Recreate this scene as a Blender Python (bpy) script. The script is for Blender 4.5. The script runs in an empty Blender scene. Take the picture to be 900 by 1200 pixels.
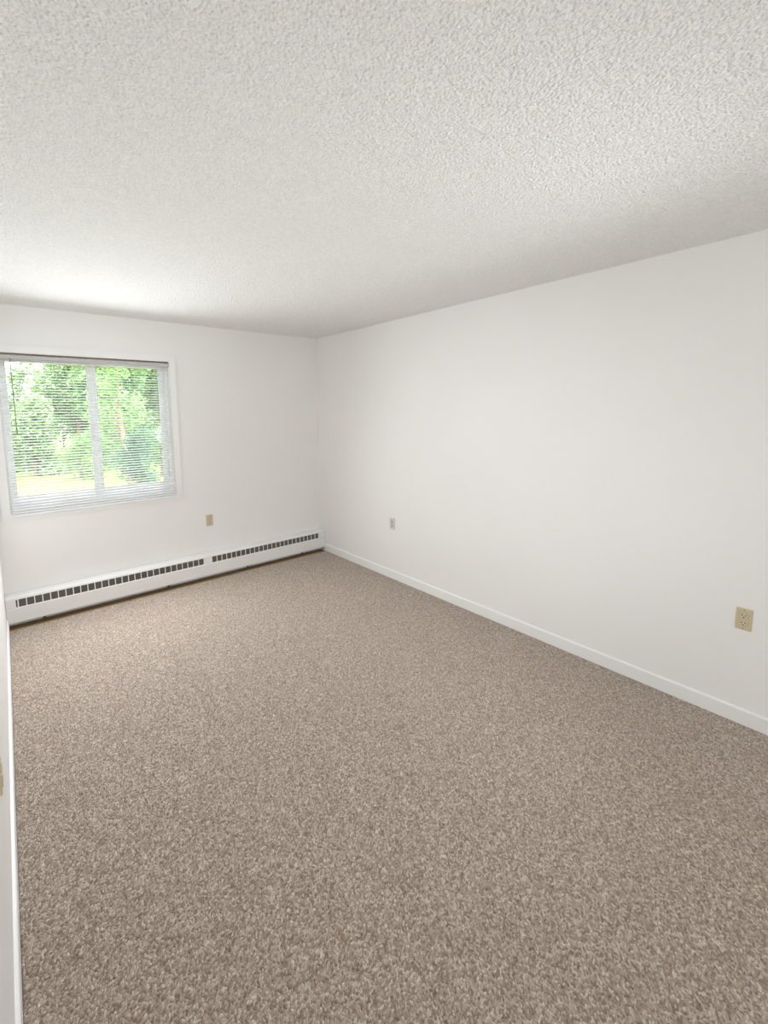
import bpy, bmesh, math, random
from mathutils import Vector, Matrix, Euler, Quaternion

C = bpy.context.scene.collection
S = bpy.context.scene
R = math.radians

# ------------------------------------------------------------------ camera
CAM_H, XL, XR, YF, YB, H = 1.623, -0.0996, 2.893, 4.081, -1.15, 2.44
F_PX, CX, CY = 503.644, 391.863, 541.516
cam = bpy.data.cameras.new('camera')
cam.sensor_fit = 'VERTICAL'
cam.sensor_height = 36.0
cam.lens = F_PX / 1200 * 36.0
cam.shift_x = (450 - CX) / 1200
cam.shift_y = (CY - 600) / 1200
cam.clip_start = 0.01
cam.clip_end = 300
camo = bpy.data.objects.new('camera', cam)
C.objects.link(camo)
yaw, pitch, roll = R(-37.4478), R(-6.7124), R(-0.7104)
fw = Vector((-math.sin(yaw) * math.cos(pitch), math.cos(yaw) * math.cos(pitch), math.sin(pitch)))
rt = Vector((math.cos(yaw), math.sin(yaw), 0))
up = rt.cross(fw)
r2 = rt * math.cos(roll) + up * math.sin(roll)
u2 = -rt * math.sin(roll) + up * math.cos(roll)
m = Matrix((r2, u2, -fw)).transposed().to_4x4()
m.translation = (0, 0, CAM_H)
camo.matrix_world = m
S.camera = camo

# ------------------------------------------------------------------ world, lights, exposure
w = bpy.data.worlds.new('sky')
S.world = w
w.use_nodes = True
nt = w.node_tree
nt.nodes.clear()
o_ = nt.nodes.new('ShaderNodeOutputWorld')
bg = nt.nodes.new('ShaderNodeBackground')
bg.inputs['Color'].default_value = (0.90, 0.95, 1.0, 1)      # evenly overcast
bg.inputs['Strength'].default_value = 6.6
nt.links.new(bg.outputs[0], o_.inputs[0])

def light(name, kind, loc, rot, energy, color=(1, 1, 1), **kw):
    l = bpy.data.lights.new(name, kind)
    l.energy = energy
    l.color = color
    for k, v in kw.items():
        setattr(l, k, v)
    o = bpy.data.objects.new(name, l)
    o.location = loc
    o.rotation_euler = rot
    C.objects.link(o)
    return o

def aim(p, t):
    return (Vector(t) - Vector(p)).to_track_quat('-Z', 'Y').to_euler()

light('sun', 'SUN', (0, 0, 20), (R(48), 0, R(-22)), 4.8, (1, 0.96, 0.88), angle=R(4))
# added fill lamp in front of the solid back wall, behind the camera
light('rear_fill', 'AREA', (1.4, YB + 0.05, 1.25), aim((1.4, YB + .05, 1.25), (1.4, 4, 1.25)), 15.3, (0.968, 0.985, 1),
      shape='RECTANGLE', size=2.4, size_y=2.0)
# added grid of fill lamps just inside the window, strengthening its daylight
for i_ in range(4):
    for j_ in range(3):
        light('window_fill', 'SPOT', (.24 + .27 * i_, YF - .06, 1.12 + .37 * j_), aim((0, 0, 0), (0, -1, (-.38, -.32, -.12)[j_])), 11.0, (0.968, 0.985, 1),
              spot_size=R(170), spot_blend=1.0, shadow_soft_size=0.0)
# added fill lamps behind the camera, aimed at the ceiling, floor and long wall
light('ceiling_fill', 'SPOT', (2.7, -.8, 1.2), aim((2.7, -.8, 1.2), (.4, 2.7, 2.44)), 145, (0.968, 0.985, 1), spot_size=R(60), spot_blend=1.0, shadow_soft_size=.25)
light('floor_fill', 'SPOT', (2.7, -.7, 2.05), aim((2.7, -.7, 2.05), (1.1, 2.3, 0)), 85, (0.975, 0.985, 1), spot_size=R(58), spot_blend=1.0, shadow_soft_size=.25)
light('wall_fill', 'SPOT', (.4, -.8, 1.3), aim((.4, -.8, 1.3), (2.9, 2.5, 1.1)), 60, (0.968, 0.985, 1), spot_size=R(60), spot_blend=1.0, shadow_soft_size=.25)

S.view_settings.view_transform = 'Standard'
S.view_settings.look = 'None'
S.view_settings.exposure = 0.06
S.view_settings.gamma = 1.0
S.view_settings.use_curve_mapping = False
S.cycles.max_bounces = 14
S.cycles.diffuse_bounces = 10
S.cycles.transparent_max_bounces = 12
S.cycles.use_denoising = True
S.cycles.sample_clamp_indirect = 6.0

# ------------------------------------------------------------------ materials
def mat(name, col, rough=0.6, spec=0.3, metal=0.0, **kw):
    m = bpy.data.materials.new(name)
    m.use_nodes = True
    b = m.node_tree.nodes['Principled BSDF']
    b.inputs['Base Color'].default_value = (*col, 1)
    b.inputs['Roughness'].default_value = rough
    b.inputs['Specular IOR Level'].default_value = spec
    b.inputs['Metallic'].default_value = metal
    for k, v in kw.items():
        b.inputs[k].default_value = v
    return m

class NT:
    def __init__(s, m):
        s.t = m.node_tree
        s.b = s.t.nodes['Principled BSDF']
        s.tc = s.t.nodes.new('ShaderNodeTexCoord')
    def n(s, kind, **kw):
        n = s.t.nodes.new('ShaderNode' + kind)
        for k, v in kw.items():
            if k in n.inputs:
                n.inputs[k].default_value = v
            else:
                setattr(n, k, v)
        return n
    def l(s, a, b):
        s.t.links.new(a, b)
    def coord(s, scale=(1, 1, 1), rot=(0, 0, 0)):
        mp = s.n('Mapping')
        mp.inputs['Scale'].default_value = scale
        mp.inputs['Rotation'].default_value = rot
        s.l(s.tc.outputs['Object'], mp.inputs['Vector'])
        return mp.outputs[0]
    def ramp(s, fac, stops):
        r = s.n('ValToRGB')
        e = r.color_ramp.elements
        while len(e) < len(stops):
            e.new(0.5)
        for i, (p, c) in enumerate(stops):
            e[i].position = p
            e[i].color = (*c, 1) if len(c) == 3 else c
        s.l(fac, r.inputs[0])
        return r.outputs[0]
    def bump(s, h, dist, strength=1.0, normal=None):
        b = s.n('Bump')
        b.inputs['Distance'].default_value = dist
        b.inputs['Strength'].default_value = strength
        s.l(h, b.inputs['Height'])
        if normal is not None:
            s.l(normal, b.inputs['Normal'])
        return b.outputs[0]

def paint(name, col, rough=0.55, bump=0.0004, scale=120, mottling=0.02, spec=0.3):
    m = mat(name, col, rough, spec)
    t = NT(m)
    n1 = t.n('TexNoise', Scale=1.6, Detail=3.0)
    t.l(t.coord(), n1.inputs['Vector'])
    lo = tuple(c * (1 - mottling) for c in col)
    hi = tuple(min(1, c * (1 + mottling)) for c in col)
    t.l(t.ramp(n1.outputs[0], [(0.3, lo), (0.7, hi)]), t.b.inputs['Base Color'])
    n2 = t.n('TexNoise', Scale=scale, Detail=4.0)
    t.l(t.coord(), n2.inputs['Vector'])
    t.l(t.bump(n2.outputs[0], bump), t.b.inputs['Normal'])
    return m

M = {}
M['wall'] = paint('wall_paint', (0.835, 0.832, 0.825), 0.5, 0.0005, 90, 0.012)
M['trim'] = paint('trim_paint', (0.845, 0.845, 0.84), 0.35, 0.0002, 150, 0.01, 0.4)
M['vinyl'] = mat('window_vinyl', (0.90, 0.91, 0.94), 0.35, 0.4)
M['yellow'] = mat('yellow_slat', (0.66, 0.58, 0.36), 0.4, 0.3)  # yellower colour for the top two slats
M['slat'] = mat('blind_slat', (0.90, 0.91, 0.93), 0.35, 0.4)
M['rail'] = mat('blind_rail', (0.50, 0.50, 0.50), 0.35, 0.4)
M['brail'] = mat('blind_bottom_rail', (0.80, 0.81, 0.83), 0.35, 0.4)
M['cord'] = mat('blind_cord', (0.80, 0.80, 0.78), 0.8)
M['wand'] = mat('wand_plastic', (0.22, 0.20, 0.17), 0.2, 0.5)
M['heater'] = paint('heater_enamel', (0.83, 0.83, 0.825), 0.35, 0.0001, 60, 0.012, 0.45)
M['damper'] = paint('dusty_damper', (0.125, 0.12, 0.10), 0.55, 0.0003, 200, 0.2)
M['fin'] = mat('fin_metal', (0.25, 0.24, 0.22), 0.4, 0.4, 0.6)
M['dark'] = mat('dark_recess', (0.025, 0.022, 0.018), 0.8)
M['ivory'] = mat('ivory_plastic', (0.60, 0.52, 0.355), 0.3, 0.4)
M['ivory2'] = mat('ivory_receptacle', (0.62, 0.545, 0.39), 0.28, 0.45)
M['white_plastic'] = mat('white_plastic', (0.66, 0.64, 0.61), 0.3, 0.4)
M['white_plastic2'] = mat('white_receptacle', (0.55, 0.55, 0.50), 0.3, 0.4)
M['headwood_shade'] = paint('tan_wood_gap_shade', (0.30, 0.235, 0.13), 0.6, 0.0005, 40, 0.1)  # tan wood, darkened so the colour holds the gap shade above the headrail
M['screw'] = mat('screw_metal', (0.35, 0.30, 0.2), 0.35, 0.5, 0.7)
M['bark'] = paint('bark', (0.16, 0.11, 0.08), 0.9, 0.01, 12, 0.3)
M['pinkbark'] = paint('pinkish_bark', (0.36, 0.23, 0.19), 0.9, 0.01, 12, 0.2)

def ceiling_mat():
    m = mat('popcorn_ceiling', (0.84, 0.83, 0.815), 0.9, 0.1)
    t = NT(m)
    co = t.coord()
    a = t.n('TexNoise', Scale=90.0, Detail=3.0, Roughness=0.6, Distortion=0.4)
    t.l(co, a.inputs['Vector'])
    v = t.n('TexVoronoi', Scale=120.0, Randomness=1.0, feature='SMOOTH_F1', Smoothness=0.4)
    t.l(co, v.inputs['Vector'])
    inv = t.n('Math', operation='MULTIPLY')
    inv.inputs[1].default_value = -0.7
    t.l(v.outputs['Distance'], inv.inputs[0])
    s = t.n('Math', operation='ADD')
    t.l(a.outputs[0], s.inputs[0]); t.l(inv.outputs[0], s.inputs[1])
    t.l(t.bump(s.outputs[0], 0.0088), t.b.inputs['Normal'])
    t.l(t.ramp(a.outputs[0], [(0.35, (0.85, 0.847, 0.84)), (0.6, (0.92, 0.918, 0.91))]), t.b.inputs['Base Color'])
    return m

def carpet_mat():
    m = mat('twist_carpet', (0.38, 0.31, 0.25), 0.95, 0.05)
    t = NT(m)
    co = t.coord()
    at = t.n('Attribute', attribute_name='yarn')
    n = t.n('TexNoise', Scale=55.0, Detail=3.0, Roughness=0.65)
    t.l(co, n.inputs['Vector'])
    f = t.n('TexNoise', Scale=260.0, Detail=2.0)
    t.l(co, f.inputs['Vector'])
    a1 = t.n('Math', operation='MULTIPLY_ADD'); a1.inputs[1].default_value = 0.62
    ns = t.n('Math', operation='MULTIPLY'); ns.inputs[1].default_value = 0.55
    t.l(n.outputs[0], ns.inputs[0])
    t.l(at.outputs['Fac'], a1.inputs[0]); t.l(ns.outputs[0], a1.inputs[2])
    a2 = t.n('Math', operation='MULTIPLY_ADD'); a2.inputs[1].default_value = 0.15
    t.l(f.outputs[0], a2.inputs[0]); t.l(a1.outputs[0], a2.inputs[2])
    t.l(t.ramp(a2.outputs[0], [(0.30, (0.27, 0.20, 0.15)), (0.55, (0.43, 0.345, 0.275)), (0.85, (0.58, 0.495, 0.42)), (1.0, (0.74, 0.67, 0.60))]), t.b.inputs['Base Color'])
    t.l(t.bump(f.outputs[0], 0.002), t.b.inputs['Normal'])
    t.b.inputs['Sheen Weight'].default_value = 0.4
    t.b.inputs['Sheen Roughness'].default_value = 0.6
    return m

def wood_mat(name, a, b, scale=(1.2, 40, 40)):
    m = mat(name, a, 0.75, 0.2)
    t = NT(m)
    n = t.n('TexNoise', Scale=2.0, Detail=6.0, Roughness=0.7)
    t.l(t.coord(scale), n.inputs['Vector'])
    t.l(t.ramp(n.outputs[0], [(0.3, a), (0.7, b)]), t.b.inputs['Base Color'])
    t.l(t.bump(n.outputs[0], 0.002), t.b.inputs['Normal'])
    return m

def leaf_mat(name, dark, light):
    m = mat(name, dark, 0.6, 0.2)
    t = NT(m)
    n = t.n('TexNoise', Scale=0.8, Detail=3.0)
    t.l(t.coord(), n.inputs['Vector'])
    col = t.ramp(n.outputs[0], [(0.35, dark), (0.65, light)])
    t.l(col, t.b.inputs['Base Color'])
    tr = t.n('BsdfTranslucent')
    t.l(col, tr.inputs['Color'])
    mx = t.n('MixShader'); mx.inputs[0].default_value = 0.35
    out = t.t.nodes['Material Output']
    t.l(t.b.outputs[0], mx.inputs[1]); t.l(tr.outputs[0], mx.inputs[2]); t.l(mx.outputs[0], out.inputs[0])
    return m

def glass_mat():
    m = bpy.data.materials.new('window_glass'); m.use_nodes = True
    t = m.node_tree; t.nodes.clear()
    o = t.nodes.new('ShaderNodeOutputMaterial'); tr = t.nodes.new('ShaderNodeBsdfTransparent')
    tr.inputs[0].default_value = (0.95, 0.97, 0.955, 1)
    gl = t.nodes.new('ShaderNodeBsdfGlossy'); gl.inputs['Roughness'].default_value = 0.01
    fr = t.nodes.new('ShaderNodeFresnel'); fr.inputs[0].default_value = 1.45
    mx = t.nodes.new('ShaderNodeMixShader')
    t.links.new(fr.outputs[0], mx.inputs[0]); t.links.new(tr.outputs[0], mx.inputs[1]); t.links.new(gl.outputs[0], mx.inputs[2])
    t.links.new(mx.outputs[0], o.inputs[0])
    return m

M['ceiling'] = ceiling_mat()
M['carpet'] = carpet_mat()
M['subfloor'] = wood_mat('subfloor_plywood', (0.26, 0.16, 0.08), (0.42, 0.29, 0.16))
M['tack'] = wood_mat('tack_strip_wood', (0.42, 0.28, 0.14), (0.60, 0.44, 0.25))
M['glass'] = glass_mat()
M['leaf_a'] = leaf_mat('leaves_fresh', (0.22, 0.37, 0.13), (0.34, 0.49, 0.21))
M['leaf_b'] = leaf_mat('leaves_mid', (0.19, 0.33, 0.13), (0.29, 0.43, 0.20))
M['leaf_c'] = leaf_mat('leaves_pale', (0.26, 0.38, 0.18), (0.42, 0.54, 0.30))
M['leaf_d'] = leaf_mat('leaves_deep', (0.08, 0.17, 0.11), (0.13, 0.23, 0.15))
M['lawn'] = paint('lawn_grass', (0.25, 0.31, 0.09), 0.9, 0.02, 8, 0.15)

# ------------------------------------------------------------------ mesh helpers
def obj(name, bm, material, parent=None, smooth=False, kind=None, loc=None):
    me = bpy.data.meshes.new(name)
    bmesh.ops.recalc_face_normals(bm, faces=bm.faces)
    bm.to_mesh(me); bm.free()
    if smooth:
        for p in me.polygons: p.use_smooth = True
    me.materials.append(material)
    o = bpy.data.objects.new(name, me)
    C.objects.link(o)
    if parent: o.parent = parent
    if kind: o['kind'] = kind
    if loc: o.location = loc
    return o

def box(bm, x0, x1, y0, y1, z0, z1, bev=0.0, seg=2):
    r = bmesh.ops.create_cube(bm, size=1)
    vs = r['verts']
    for v in vs:
        v.co = Vector(((x0 + x1) / 2 + v.co.x * (x1 - x0), (y0 + y1) / 2 + v.co.y * (y1 - y0), (z0 + z1) / 2 + v.co.z * (z1 - z0)))
    if bev:
        es = {e for v in vs for e in v.link_edges}
        bmesh.ops.bevel(bm, geom=list(es), offset=bev, segments=seg, affect='EDGES', profile=0.5)
    return vs

def cyl(bm, p0, p1, r, seg=10, r1=None):
    p0, p1 = Vector(p0), Vector(p1)
    d = p1 - p0
    q = d.to_track_quat('Z', 'Y').to_matrix().to_4x4()
    bmesh.ops.create_cone(bm, cap_ends=True, segments=seg, radius1=r, radius2=r if r1 is None else r1, depth=d.length,
                          matrix=Matrix.Translation((p0 + p1) / 2) @ q)

def extrude_x(bm, prof, x0, x1, close=True, caps=True):
    """prof: list of (y,z); a bar of that section from x0 to x1"""
    a = [bm.verts.new((x0, y, z)) for y, z in prof]
    b = [bm.verts.new((x1, y, z)) for y, z in prof]
    n = len(prof)
    for i in range(n if close else n - 1):
        j = (i + 1) % n
        bm.faces.new((a[i], a[j], b[j], b[i]))
    if caps and close:
        bm.faces.new(a); bm.faces.new(b[::-1])

def empty(name, loc, label=None, cat=None, group=None, kind=None):
    o = bpy.data.objects.new(name, None)
    o.empty_display_size = 0.1
    C.objects.link(o); o.location = loc
    if label: o['label'] = label
    if cat: o['category'] = cat
    if group: o['group'] = group
    if kind: o['kind'] = kind
    return o

B = lambda: bmesh.new()
def struct(name, bm, m, parent=None):
    return obj(name, bm, m, parent, kind='structure')

# ------------------------------------------------------------------ room shell
YC = 3.952                       # carpet's cut edge under the heater
bm = B(); box(bm, XL, XR, YB, YC, -0.012, -0.0045)
floor = struct('floor', bm, M['carpet'])
def pile():
    import numpy as np
    rg = np.random.default_rng(5)
    px, py = .0078, .0054
    xs = np.arange(XL + .014, XR - .014, px); ys = np.arange(-0.05, YC - .002, py)
    gx, gy = np.meshgrid(xs, ys)
    gx = gx + (np.arange(len(ys)) % 2)[:, None] * px * .5
    x = gx.ravel() + rg.normal(0, .0012, gx.size); y = gy.ravel() + rg.normal(0, .0009, gx.size)
    x = np.clip(x, XL + .013, XR - .013)
    n = x.size
    ang = rg.normal(.55, .75, n)                       # yarn loops lie mostly along one diagonal
    L = .0046 * rg.uniform(.75, 1.25, n); W = .0031 * rg.uniform(.8, 1.2, n)
    hgt = .0052 * rg.uniform(.55, 1.35, n)
    ca, sa = np.cos(ang), np.sin(ang)
    lean = rg.normal(0, .0012, (2, n))
    loc = [(-1, -1, 0), (1, -1, 0), (1, 1, 0), (-1, 1, 0), (-.55, 0, 1), (.55, 0, 1)]
    V = np.empty((n, 6, 3), np.float32)
    for k, (a, b_, c) in enumerate(loc):
        u, v = a * L, b_ * W
        V[:, k, 0] = x + ca * u - sa * v + c * lean[0]
        V[:, k, 1] = y + sa * u + ca * v + c * lean[1]
        V[:, k, 2] = -.0045 + c * hgt * (1 if k == 4 else rg.uniform(.6, 1.1, n) if k == 5 else 1)
    V[:, :, 0] = np.clip(V[:, :, 0], XL + .0125, XR - .0125)
    base = (np.arange(n) * 6)[:, None]
    quads = np.concatenate([base + np.array([0, 1, 5, 4]), base + np.array([2, 3, 4, 5])], 1)
    tris = np.concatenate([base + np.array([1, 2, 5]), base + np.array([3, 0, 4])], 1)
    loops = np.concatenate([quads, tris], 1).ravel().astype(np.int32)     # 14 loops a tuft
    me = bpy.data.meshes.new('carpet_pile')
    me.vertices.add(n * 6); me.vertices.foreach_set('co', V.ravel())
    me.loops.add(loops.size); me.loops.foreach_set('vertex_index', loops)
    me.polygons.add(n * 4)
    st = (np.arange(n) * 14)[:, None] + np.array([0, 4, 8, 11])
    me.polygons.foreach_set('loop_start', st.ravel().astype(np.int32))
    me.update(calc_edges=True)
    me.polygons.foreach_set('use_smooth', np.ones(n * 4, bool))
    at = me.attributes.new('yarn', 'FLOAT', 'POINT')
    at.data.foreach_set('value', np.repeat(rg.uniform(0, 1, n), 6).astype(np.float32))
    me.materials.append(M['carpet'])
    o = bpy.data.objects.new('carpet_pile', me); C.objects.link(o); o.parent = floor
    o['kind'] = 'stuff'
pile()
bm = B(); box(bm, XL - .02, XR + .02, YB, YF + .02, -0.06, -0.0125)
obj('subfloor', bm, M['subfloor'], floor)
x = XL + 0.01
for ln in (0.86, 0.94, 0.52, 0.62):
    bm = B(); box(bm, x, x + ln - 0.012, YC + 0.014, YC + 0.040, -0.0125, -0.006, 0.0008, 1)
    ts = obj('tack_strip', bm, M['tack'], floor)
    bm = B()
    q = x + 0.03
    while q < x + ln - 0.04:
        cyl(bm, (q, YC + 0.022, -0.006), (q - 0.0008, YC + 0.019, -0.001), 0.0009, 5, 0.0003)
        cyl(bm, (q + 0.02, YC + 0.032, -0.006), (q + 0.0192, YC + 0.029, -0.001), 0.0009, 5, 0.0003)
        q += 0.04
    nl = obj('nail_row', bm, M['dark'], ts); nl['kind'] = 'stuff'
    x += ln

T_ = 0.14
WX0, WX1, WZ0, WZ1 = -0.010, 1.239, 0.870, 2.089       # window opening
bm = B(); box(bm, XL - T_, XR + T_, YB - T_, YF + T_, H, H + .12)
struct('ceiling', bm, M['ceiling'])
bm = B(); box(bm, XL - T_, XL, YB - T_, YF + T_, -.06, H); struct('wall_left', bm, M['wall'])
bm = B(); box(bm, XR, XR + T_, YB - T_, YF + T_, -.06, H); struct('wall_right', bm, M['wall'])
bm = B(); box(bm, XL, XR, YB - T_, YB, -.06, H); struct('wall_back', bm, M['wall'])
bm = B()
box(bm, XL, WX0, YF, YF + T_, -.06, H); box(bm, WX1, XR, YF, YF + T_, -.06, H)
box(bm, WX0, WX1, YF, YF + T_, -.06, WZ0); box(bm, WX0, WX1, YF, YF + T_, WZ1, H)
struct('wall_far', bm, M['wall'])

def baseboard(name, xw, s, y0, y1):
    """board on a side wall; s=+1: board grows towards +x"""
    bm = B()
    prof = [(0, 0), (.012, 0), (.012, .072), (.0112, .0765), (.0085, .080), (.0, .0815)]
    a = [bm.verts.new((xw + s * p[0], y0, p[1])) for p in prof]
    b = [bm.verts.new((xw + s * p[0], y1, p[1])) for p in prof]
    n = len(prof)
    for i in range(n):
        j = (i + 1) % n; bm.faces.new((a[i], a[j], b[j], b[i]))
    bm.faces.new(a); bm.faces.new(b[::-1])
    return struct(name, bm, M['trim'])
baseboard('baseboard_left', XL, 1, YB, YF - .1035)
baseboard('baseboard_right', XR, -1, YB, YF - .1035)
bm = B(); box(bm, XL + .012, XR - .012, YB, YB + .012, 0, .08, .002, 1); struct('baseboard_back', bm, M['trim'])

# ------------------------------------------------------------------ window
win = empty('window_1', ((WX0 + WX1) / 2, YF, WZ0), kind='structure')
wl = Vector(win.location)
def wobj(name, bm, m, parent=None, smooth=False):
    bmesh.ops.translate(bm, verts=bm.verts, vec=-wl)
    return obj(name, bm, m, parent or win, smooth)
OX0, OX1, OZ0, OZ1, TT = -0.065, 1.294, 0.815, 2.144, 0.016
def casing(p):   # p: 4 corner (x,z): outer a, outer b, inner b, inner a
    bm = B()
    f = [bm.verts.new((x_, YF - TT, z_)) for x_, z_ in p]
    k = [bm.verts.new((x_, YF, z_)) for x_, z_ in p]
    bm.faces.new(f); bm.faces.new(k[::-1])
    for i in range(4):
        j = (i + 1) % 4; bm.faces.new((f[i], k[i], k[j], f[j]))
    bmesh.ops.recalc_face_normals(bm, faces=bm.faces)
    es = [e for e in bm.edges if all(abs(v.co.y - (YF - TT)) < 1e-6 for v in e.verts)]
    bmesh.ops.bevel(bm, geom=es, offset=.0018, segments=2, affect='EDGES')
    return wobj('casing', bm, M['trim'])
casing([(OX0, OZ1), (OX1, OZ1), (WX1, WZ1), (WX0, WZ1)])
casing([(OX0, OZ0), (OX1, OZ0), (WX1, WZ0), (WX0, WZ0)])
casing([(OX0, OZ0), (OX0, OZ1), (WX0, WZ1), (WX0, WZ0)])
casing([(OX1, OZ0), (OX1, OZ1), (WX1, WZ1), (WX1, WZ0)])
# jamb liner
J0, J1 = YF - .002, YF + .055
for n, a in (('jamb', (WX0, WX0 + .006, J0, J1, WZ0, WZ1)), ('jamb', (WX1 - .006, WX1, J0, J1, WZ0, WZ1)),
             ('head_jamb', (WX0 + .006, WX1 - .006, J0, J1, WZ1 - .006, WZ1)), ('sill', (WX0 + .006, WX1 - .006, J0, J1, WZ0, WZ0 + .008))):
    bm = B(); box(bm, *a, .001, 1); wobj(n, bm, M['headwood_shade'] if n == 'head_jamb' else M['trim'])
# vinyl outer frame
FY0, FY1 = YF + .030, YF + .118
bm = B()
ix0, ix1, iz0, iz1 = WX0 + .006, WX1 - .006, WZ0 + .008, WZ1 - .006
box(bm, ix0, ix0 + .022, FY0, FY1, iz0, iz1, .0015, 1); box(bm, ix1 - .030, ix1, FY0, FY1, iz0, iz1, .0015, 1)
box(bm, ix0 + .022, ix1 - .030, FY0, FY1, iz0, iz0 + .030, .0015, 1); box(bm, ix0 + .022, ix1 - .030, FY0, FY1, iz1 - .026, iz1, .0015, 1)
wobj('window_frame', bm, M['vinyl'])
bm = B()
box(bm, ix0 + .022, ix1 - .03, FY0 + .008, FY0 + .011, iz0 + .030, iz0 + .042)
box(bm, ix0 + .022, ix1 - .03, FY0 + .044, FY0 + .047, iz0 + .030, iz0 + .042)
wobj('sash_track', bm, M['vinyl'])
def sash(x0, gx0, gx1, x1, gz0, gz1, y0, y1):
    z0, z1 = iz0 + .034, iz1 - .024
    bm = B()
    box(bm, x0, gx0, y0, y1, z0, z1, .003, 2); box(bm, gx1, x1, y0, y1, z0, z1, .003, 2)
    box(bm, gx0, gx1, y0, y1, z0, gz0, .003, 2); box(bm, gx0, gx1, y0, y1, gz1, z1, .003, 2)
    # glazing bead
    ym = y0 + .006
    for a in ((gx0, gx0 + .006, gz0, gz1), (gx1 - .006, gx1, gz0, gz1), (gx0, gx1, gz0, gz0 + .006), (gx0, gx1, gz1 - .006, gz1)):
        box(bm, a[0], a[1], ym, ym + .01, a[2], a[3], .0015, 1)
    s = wobj('sash', bm, M['vinyl'])
    bm = B(); box(bm, gx0 - .002, gx1 + .002, (y0 + y1) / 2 - .001, (y0 + y1) / 2 + .002, gz0 - .002, gz1 + .002)
    wobj('pane', bm, M['glass'], s)
    return s
sl = sash(ix0 + .010, .041, .584, .622, .987, 2.031, YF + .043, YF + .065)
sr = sash(.608, .652, 1.166, 1.212, .982, 2.034, YF + .078, YF + .100)
bm = B(); box(bm, .590, .612, YF + .033, YF + .043, 1.44, 1.52, .002, 1); box(bm, .594, .604, YF + .024, YF + .034, 1.470, 1.492, .002, 1)
wobj('sash_lock', bm, M['vinyl'], sl)
# insect screen rail line outside and exterior sill
bm = B(); box(bm, WX0 - .03, WX1 + .03, YF + .118, YF + .19, WZ0 - .03, WZ0 + .004); wobj('outer_sill', bm, M['vinyl'])

# ------------------------------------------------------------------ mini blind
BX0, BX1 = 0.006, 1.224
ZT, ZBOT = 2.046, 0.874
bl = empty('mini_blind', ((BX0 + BX1) / 2, YF - .014, ZBOT - .02),
           'white aluminium mini blind, lowered with slats open, in front of the window', 'blind')
b0 = Vector(bl.location)
def bobj(name, bm, m, parent=None, smooth=False):
    bmesh.ops.translate(bm, verts=bm.verts, vec=-b0)
    return obj(name, bm, m, parent or bl, smooth)
bm = B()   # U section headrail
prof = [(YF - .004, 2.073), (YF - .004, 2.046), (YF - .002, 2.0445), (YF + .020, 2.0445), (YF + .022, 2.046), (YF + .022, 2.073),
        (YF + .0205, 2.073), (YF + .0205, 2.0465), (YF - .0025, 2.0465), (YF - .0025, 2.073)]
extrude_x(bm, prof, BX0 - .004, BX1 + .007)
hr = bobj('headrail', bm, M['rail'])
for xx in (BX0 - .007, BX1 + .006):
    bm = B(); box(bm, xx, xx + .006, YF - .007, YF + .023, 2.043, 2.0775, .001, 1); bobj('mounting_bracket', bm, M['rail'])
def yb(z):      # the blind leans out over the bottom casing
    t = (ZT - z) / (ZT - ZBOT)
    return YF + .009 - .039 * t
# slat mesh
bm = B(); tilt = R(14); hw = .0125; sag = .0022
pr = []
for k in range(7):
    u = -1 + 2 * k / 6
    yy, zz = u * hw, sag * (1 - u * u)
    pr.append((yy * math.cos(tilt) - zz * math.sin(tilt), yy * math.sin(tilt) + zz * math.cos(tilt)))
extrude_x(bm, pr, -(BX1 - BX0) / 2, (BX1 - BX0) / 2, close=False)
sm = bpy.data.meshes.new('slat'); bm.to_mesh(sm); bm.free(); sm.materials.append(M['slat'])
for p in sm.polygons: p.use_smooth = True
NS = 54
sm_yellow = sm.copy(); sm_yellow.materials[0] = M['yellow']
rnd = random.Random(3)
for i in range(NS):
    z = ZT - .012 - i * (ZT - .012 - ZBOT - .006) / (NS - 1)
    o = bpy.data.objects.new('slat', sm); C.objects.link(o); o.parent = bl
    o.location = Vector(((BX0 + BX1) / 2, yb(z), z)) - b0
    if i < 2:
        o.data = sm_yellow
        o['label'] = 'yellowish slat near the top'
    o.rotation_euler = (R(rnd.uniform(-2.0, 2.0)), R(rnd.uniform(-.03, .03)), 0)
bm = B(); yy = yb(ZBOT - .01); box(bm, BX0, BX1, yy - .0125, yy + .0125, ZBOT - .024, ZBOT - .008, .003, 2)
br = bobj('bottom_rail', bm, M['brail'])
for xx in (.113, .62, 1.113):
    bm = B()
    for dy in (-.0128, .0128):
        for k in range(6):
            z0 = 2.055 + (ZBOT - .01 - 2.055) * k / 6; z1 = 2.055 + (ZBOT - .01 - 2.055) * (k + 1) / 6
            cyl(bm, (xx, yb(z0) + dy, z0), (xx, yb(z1) + dy, z1), .0006, 5)
    cyl(bm, (xx + .004, yb(2.055), 2.055), (xx + .004, yb(ZBOT), ZBOT - .01), .0007, 5)
    bobj('ladder_cord', bm, M['cord'])
    bm = B(); box(bm, xx - .006, xx + .006, yy - .0145, yy - .012, ZBOT - .027, ZBOT - .010, .001, 1); bobj('cord_button', bm, M['brail'], br)
# tilt wand
bm = B()
cyl(bm, (.078, YF - .006, 2.052), (.078, YF - .014, 2.033), .0022, 8)
cyl(bm, (.078, YF - .014, 2.034), (.078, YF - .034, 1.490), .0034, 6)
cyl(bm, (.078, YF - .034, 1.490), (.078, YF - .034, 1.484), .0045, 8)
bobj('tilt_wand', bm, M['wand'])

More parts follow.
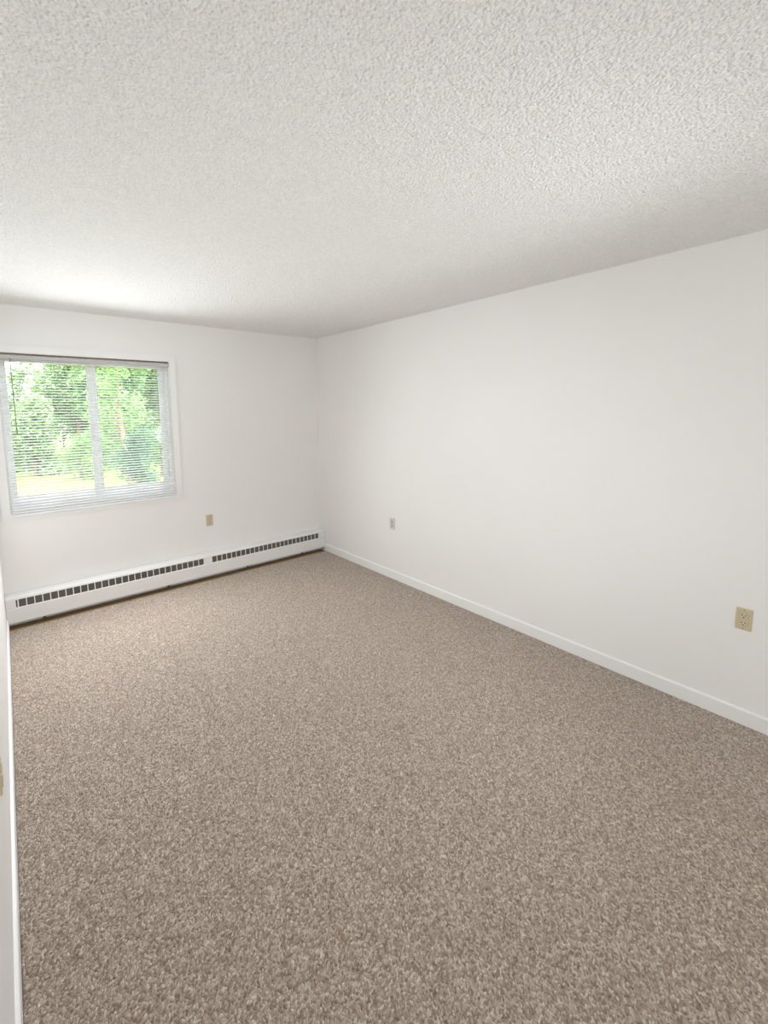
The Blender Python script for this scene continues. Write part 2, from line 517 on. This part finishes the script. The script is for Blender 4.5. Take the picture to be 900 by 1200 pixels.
# ------------------------------------------------------------------ baseboard heater
ht = empty('baseboard_heater', ((XL + XR) / 2, YF - .05, 0.0),
           'long white metal baseboard heater with two slotted sections under the window', 'heater')
h0 = Vector(ht.location)
def hobj(name, bm, m, parent=None, smooth=False):
    bmesh.ops.translate(bm, verts=bm.verts, vec=-h0)
    return obj(name, bm, m, parent or ht, smooth)
TOP = [(0, .2465), (.076, .2450), (.086, .2415), (.0925, .235), (.0950, .228), (.0957, .2205), (.0990, .1635), (.0995, .1600)]
LOW = [(.0990, .1602), (.1030, .1585), (.1035, .1560), (.1035, .0450), (.1025, .0425), (.0920, .0420)]
def shell(prof, xs, skip_row=None, skip=None, off=0.0):
    """bent sheet metal skin; xs: list of x stations; skip(i) true where the slot row is open"""
    bm = B()
    g = [[bm.verts.new((x_, YF - max(0.001, a + off), z)) for x_ in xs] for a, z in prof]
    for r in range(len(prof) - 1):
        for c in range(len(xs) - 1):
            if skip_row is not None and r == skip_row and skip(c): continue
            bm.faces.new((g[r][c], g[r][c + 1], g[r + 1][c + 1], g[r + 1][c]))
    return bm
def thicken(o, t=.0012):
    md = o.modifiers.new('sheet', 'SOLIDIFY'); md.thickness = t; md.offset = -1
    return o
def sheet(name, bm, t=.0012):
    o = hobj(name, bm, M['heater'])
    # skins must point to the room: flip if needed
    me = o.data
    if me.polygons[0].normal.z < 0 and me.polygons[0].normal.y > -0.5:
        me.flip_normals()
    return thicken(o, t)
def section(x0, x1, s0, n, pitch, wslot, half=None):
    xs = [x0]
    opens = []
    if half:
        xs += [half[0], half[1]]; opens.append(1)
    for k in range(n):
        xs += [s0 + k * pitch, s0 + k * pitch + wslot]; opens.append(len(xs) - 2)
    xs.append(x1)
    bm = shell(TOP, xs, 5, lambda c: c in opens)
    sheet('louvre_cover', bm)
    bm = shell(LOW, [x0, x1]); sheet('front_cover', bm)
section(-.040, 1.452, -.016, 28, .0521, .0452, (-.034, -.0245))
section(1.512, 2.830, 1.524, 25, .0514, .0440)
for nm, a, b in (('end_cap', XL + .002, -.037), ('joint_cover', 1.449, 1.515), ('end_cap', 2.822, XR - .005)):
    full = TOP[:-1] + LOW[1:]
    bm = shell([(p + .0015, z + .0008) for p, z in TOP], [a, b]); sheet(nm, bm)
    bm = shell([(p + .0015, z - .0006) for p, z in LOW], [a, b])
    o = sheet('cap_front', bm)
# closed end plates
for xx in (XL + .002, XR - .007):
    bm = B()
    pts = [(YF - p, z) for p, z in TOP] + [(YF - p, z) for p, z in LOW[1:]] + [(YF - .001, .042)]
    extrude_x(bm, pts, xx, xx + .0015); hobj('end_plate', bm, M['heater'])
bm = B(); box(bm, XL + .004, XR - .008, YF - .004, YF - .001, .03, .244); hobj('back_plate', bm, M['heater'])
# damper just behind the slots, finned element below it
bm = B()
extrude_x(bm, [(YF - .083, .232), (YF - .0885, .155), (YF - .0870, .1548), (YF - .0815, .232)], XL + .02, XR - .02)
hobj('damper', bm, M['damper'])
bm = B(); cyl(bm, (XL + .03, YF - .045, .095), (XR - .03, YF - .045, .095), .011, 12)
el = hobj('heating_pipe', bm, mat('copper', (.45, .22, .12), .4, .5, .8))
bm = B()
x = 0.05
while x < 2.75:
    if not (1.42 < x < 1.55):
        box(bm, x, x + .0006, YF - .075, YF - .015, .065, .125)
    x += .0135
fb = hobj('fin_bank', bm, M['fin'], el); fb['kind'] = 'stuff'
for xx in (.13, 1.11, 1.93, 2.62):
    bm = B(); box(bm, xx, xx + .022, YF - .095, YF - .004, .036, .040); box(bm, xx, xx + .022, YF - .008, YF - .004, -.0115, .04)
    hobj('bracket', bm, M['fin'])

# ------------------------------------------------------------------ outlets (built facing -y, plate back at y=0)
def outlet(label, loc, rz, plate, face, slots, style='two', w2=.0352):
    root = empty('wall_outlet', loc, label, 'outlet', None)
    root.rotation_euler = (0, 0, rz)
    bm = B(); h2 = .0575
    vs = [bm.verts.new((sx * (w2 if d == 0 else w2 - .0050), -d, sz * (h2 if d == 0 else h2 - .0045))) for d in (0, .0056) for sx, sz in ((-1, -1), (1, -1), (1, 1), (-1, 1))]
    bm.faces.new(vs[4:]); bm.faces.new(vs[:4][::-1])
    for i in range(4):
        j = (i + 1) % 4; bm.faces.new((vs[i], vs[j], vs[4 + j], vs[4 + i]))
    bmesh.ops.recalc_face_normals(bm, faces=bm.faces)
    bmesh.ops.bevel(bm, geom=list(bm.edges), offset=.0008, segments=2, affect='EDGES')
    obj('cover_plate', bm, plate, root)
    for zc in (.0195, -.0195):
        bm = B()
        n = 28; ring = []
        for k in range(n):
            a = 2 * math.pi * k / n
            ring.append((.0172 * math.cos(a), max(-.0140, min(.0140, .0172 * math.sin(a)))))
        def disk(y, s):
            return [bm.verts.new((p[0] * s, y, zc + p[1] * s)) for p in ring]
        g0, g1, g2 = disk(-.0052, 1.0), disk(-.0074, 1.0), disk(-.0080, .95)
        for A_, B_ in ((g0, g1), (g1, g2)):
            for i in range(n): bm.faces.new((A_[i], A_[(i + 1) % n], B_[(i + 1) % n], B_[i]))
        bm.faces.new(g2)
        rc = obj('receptacle', bm, face, root)
        # reveal groove around the face
        bm = B()
        for i in range(n):
            p, q = ring[i], ring[(i + 1) % n]
            v = [bm.verts.new((p[0] * k, -.0058, zc + p[1] * k)) for k in (1.0, 1.07)] + [bm.verts.new((q[0] * k, -.00535, zc + q[1] * k)) for k in (1.07, 1.0)]
            bm.faces.new(v)
        obj('groove', bm, slots, rc)
        for sx, hh in ((-.0066, .0046), (.0066, .0038)):
            bm = B(); box(bm, sx - .0015, sx + .0015, -.0083, -.006, zc + .003 - hh, zc + .003 + hh); obj('blade_slot', bm, slots, rc)
        bm = B(); cyl(bm, (0, -.0083, zc - .0085), (0, -.006, zc - .0085), .0030, 12); obj('ground_hole', bm, slots, rc)
    scr = ((0.0465,), (-.0465,)) if style == 'two' else ((0.0,),)
    for (z,) in scr:
        bm = B(); cyl(bm, (0, -.0068, z), (0, -.005, z), .0030, 14); s = obj('screw', bm, M['screw'] if style == 'two' else slots, root)
        bm = B(); box(bm, -.0026, .0026, -.0071, -.006, z - .0004, z + .0004); obj('screw_slot', bm, M['dark'], s)
    return root
outlet('ivory electrical outlet on the window wall, right of the window above the heater', (1.552, YF, .5635), 0, M['ivory'], M['ivory2'], M['dark'])
outlet('ivory electrical outlet near the right edge, nearest on the right wall', (XR, .385, .554), R(-90), M['ivory'], M['ivory2'], M['dark'], w2=.0320)
outlet('small white outlet far along the right wall, near the room corner', (XR, 2.870, .545), R(-90), M['white_plastic'], M['white_plastic2'], M['dark'], 'one')
outlet('beige outlet cut off by the left edge, seen edge-on on the left wall', (XL, 1.630, .503), R(90), M['ivory'], M['ivory2'], M['dark'])

# ------------------------------------------------------------------ outside
GZ = -1.2
bm = B()
N = 24
gv = [[bm.verts.new((-30 + 70 * i / N, 4.6 + 60 * j / N, GZ + .12 * math.sin(i * 1.3) * math.cos(j * .9))) for i in range(N + 1)] for j in range(N + 1)]
for j in range(N):
    for i in range(N): bm.faces.new((gv[j][i], gv[j][i + 1], gv[j + 1][i + 1], gv[j + 1][i]))
lawn = obj('lawn', bm, M['lawn'], smooth=True); lawn['kind'] = 'structure'

def foliage(rnd, blobs, n, size):
    bm = B()
    tot = sum(b[1] ** 2 for b in blobs)
    for c, r in blobs:
        for _ in range(int(n * r * r / tot)):
            d = Vector((rnd.gauss(0, 1), rnd.gauss(0, 1), rnd.gauss(0, 1))).normalized()
            p = Vector(c) + d * r * (rnd.random() ** .35) * rnd.uniform(.8, 1.1)
            e = Euler((rnd.uniform(-1, 1), rnd.uniform(-1, 1), rnd.uniform(0, 6.3))).to_matrix()
            s = size * rnd.uniform(.6, 1.3)
            q = [Vector((-.5, 0, 0)), Vector((0, -.28, .06)), Vector((.5, 0, 0)), Vector((0, .28, .06))]
            bm.faces.new([bm.verts.new(p + e @ (v * s)) for v in q])
    return bm

def tree(name, label, cat, x, y, h, cw, lm, bark, seed, n=5000, size=.16, crown0=.15, group=None, lean=0.0):
    rnd = random.Random(seed)
    root = empty(name, (x, y, GZ), label, cat, group)
    bm = B()
    top = Vector((lean * h * .6, 0, h * .62))
    cyl(bm, (0, 0, -.1), top, .022 * h + .02, 9, .010 * h)
    blobs = []
    nb = 9
    for k in range(nb):
        a = 2 * math.pi * k / nb + rnd.uniform(-.3, .3)
        zz = h * (crown0 + (1 - crown0) * (k + .5) / nb)
        rr = cw * (.55 if zz < .7 * h else .35) * rnd.uniform(.7, 1.1)
        p = Vector((math.cos(a) * rr + lean * zz, math.sin(a) * rr, zz))
        blobs.append((p, cw * rnd.uniform(.42, .6)))
        st = top * min(1, .35 + .6 * k / nb)
        cyl(bm, st, p, .008 * h, 6, .003 * h)
    blobs.append((Vector((lean * h, 0, h * .9)), cw * .45))
    blobs.append((Vector((0, 0, h * .55)), cw * .7))
    obj('trunk', bm, bark, root)
    obj('foliage', foliage(rnd, blobs, n, size), lm, root)
    return root
far = 'leafy trees in the row beyond the lawn'
spec = [  # x, y, h, crown, leaf
    (-7.5, 27, 8.5, 2.4, 'leaf_b'), (-1.7, 27, 4.9, 2.2, 'leaf_a'), (5.2, 27, 9.0, 2.5, 'leaf_b'), (11.4, 27, 9.5, 2.5, 'leaf_a'), (17.4, 27, 9.5, 2.5, 'leaf_b'),
    (-4.6, 35, 6.5, 2.6, 'leaf_c'), (4.2, 35, 8.2, 3.0, 'leaf_c'), (10.2, 35, 10.5, 2.9, 'leaf_c'), (18.4, 35, 10, 2.9, 'leaf_a'), (-12.5, 35, 10, 2.9, 'leaf_a')]
seen = {1: 'low fresh green tree at the left edge of the left window pane', 2: 'dense mid green tree filling the upper part of the right window pane',
        6: 'tall pale green tree behind the window center stile', 7: 'tall pale green tree at the right edge of the right window pane'}
for i, (x, y, h, cw, lm) in enumerate(spec):
    tree('leafy_tree', seen.get(i, 'green leafy tree far off to the side, out of sight beyond the walls'), 'tree',
         x, y, h, cw, M[lm], M['bark'], 10 + i, 15000, .30, .0, far)
# low hedgerow closing the view at the far side
hr_ = empty('hedgerow', (5, 43, GZ), 'long loose hedgerow closing the view behind all the trees', 'hedge')
rnd = random.Random(8)
blobs = [(Vector((-19 + 1.5 * k, rnd.uniform(-.6, .6), 1.3 + rnd.uniform(0, 1.6))), rnd.uniform(1.5, 2.1)) for k in range(26)]
obj('foliage', foliage(rnd, blobs, 26000, .34), M['leaf_c'], hr_)
bm = B()
for p, q in blobs: cyl(bm, (p.x, p.y, -.1), p, .07, 6, .03)
o = obj('stem', bm, M['bark'], hr_); o['kind'] = 'stuff'
for i, (x, y, h, cw) in enumerate([(1.0, 23.5, 3.4, 1.4), (8.2, 23.5, 4.0, 1.5)]):
    tree('tall_shrub', ['rounded pale green shrub behind the lawn in the left window pane', 'rounded pale green shrub between the trees at the right window edge'][i],
         'shrub', x, y, h, cw, M['leaf_c'], M['bark'], 60 + i, 9000, .2, .0)
tree('young_tree', 'sparse pale young tree rising against white sky, upper left of the left pane', 'tree', .75, 30.3, 5.6, 1.1, M['leaf_c'], M['bark'], 91, 2600, .2, .1)
tree('flowering_tree', 'tree with pinkish-brown limbs outside the right window pane', 'tree', 3.72, 17.5, 5.4, 1.2, M['leaf_a'], M['pinkbark'], 77, 3600, .14, .02, None, -.10)
bush = 'low bushes on the lawn'
for i, (x, y, h, cw, lm) in enumerate([(3.45, 15.4, 2.1, .80, 'leaf_d'), (2.45, 20.8, 1.8, .95, 'leaf_a'), (3.55, 23.4, 2.8, .75, 'leaf_b'), (5.5, 20, 2.1, 1.1, 'leaf_b'), (8.4, 20, 2.2, 1.2, 'leaf_a')]):
    tree('bush', ['dark green bush low in the right window pane', 'bright green bush low in the left window pane, beside the center stile',
                  'narrow mid green bush behind the window center stile', 'mid green bush at the bottom right edge of the right window pane', 'green bush standing beyond the dark one, hidden past the right jamb'][i], 'bush',
         x, y, h, cw, M[lm], M['bark'], 40 + i, 2600, .12, .1)
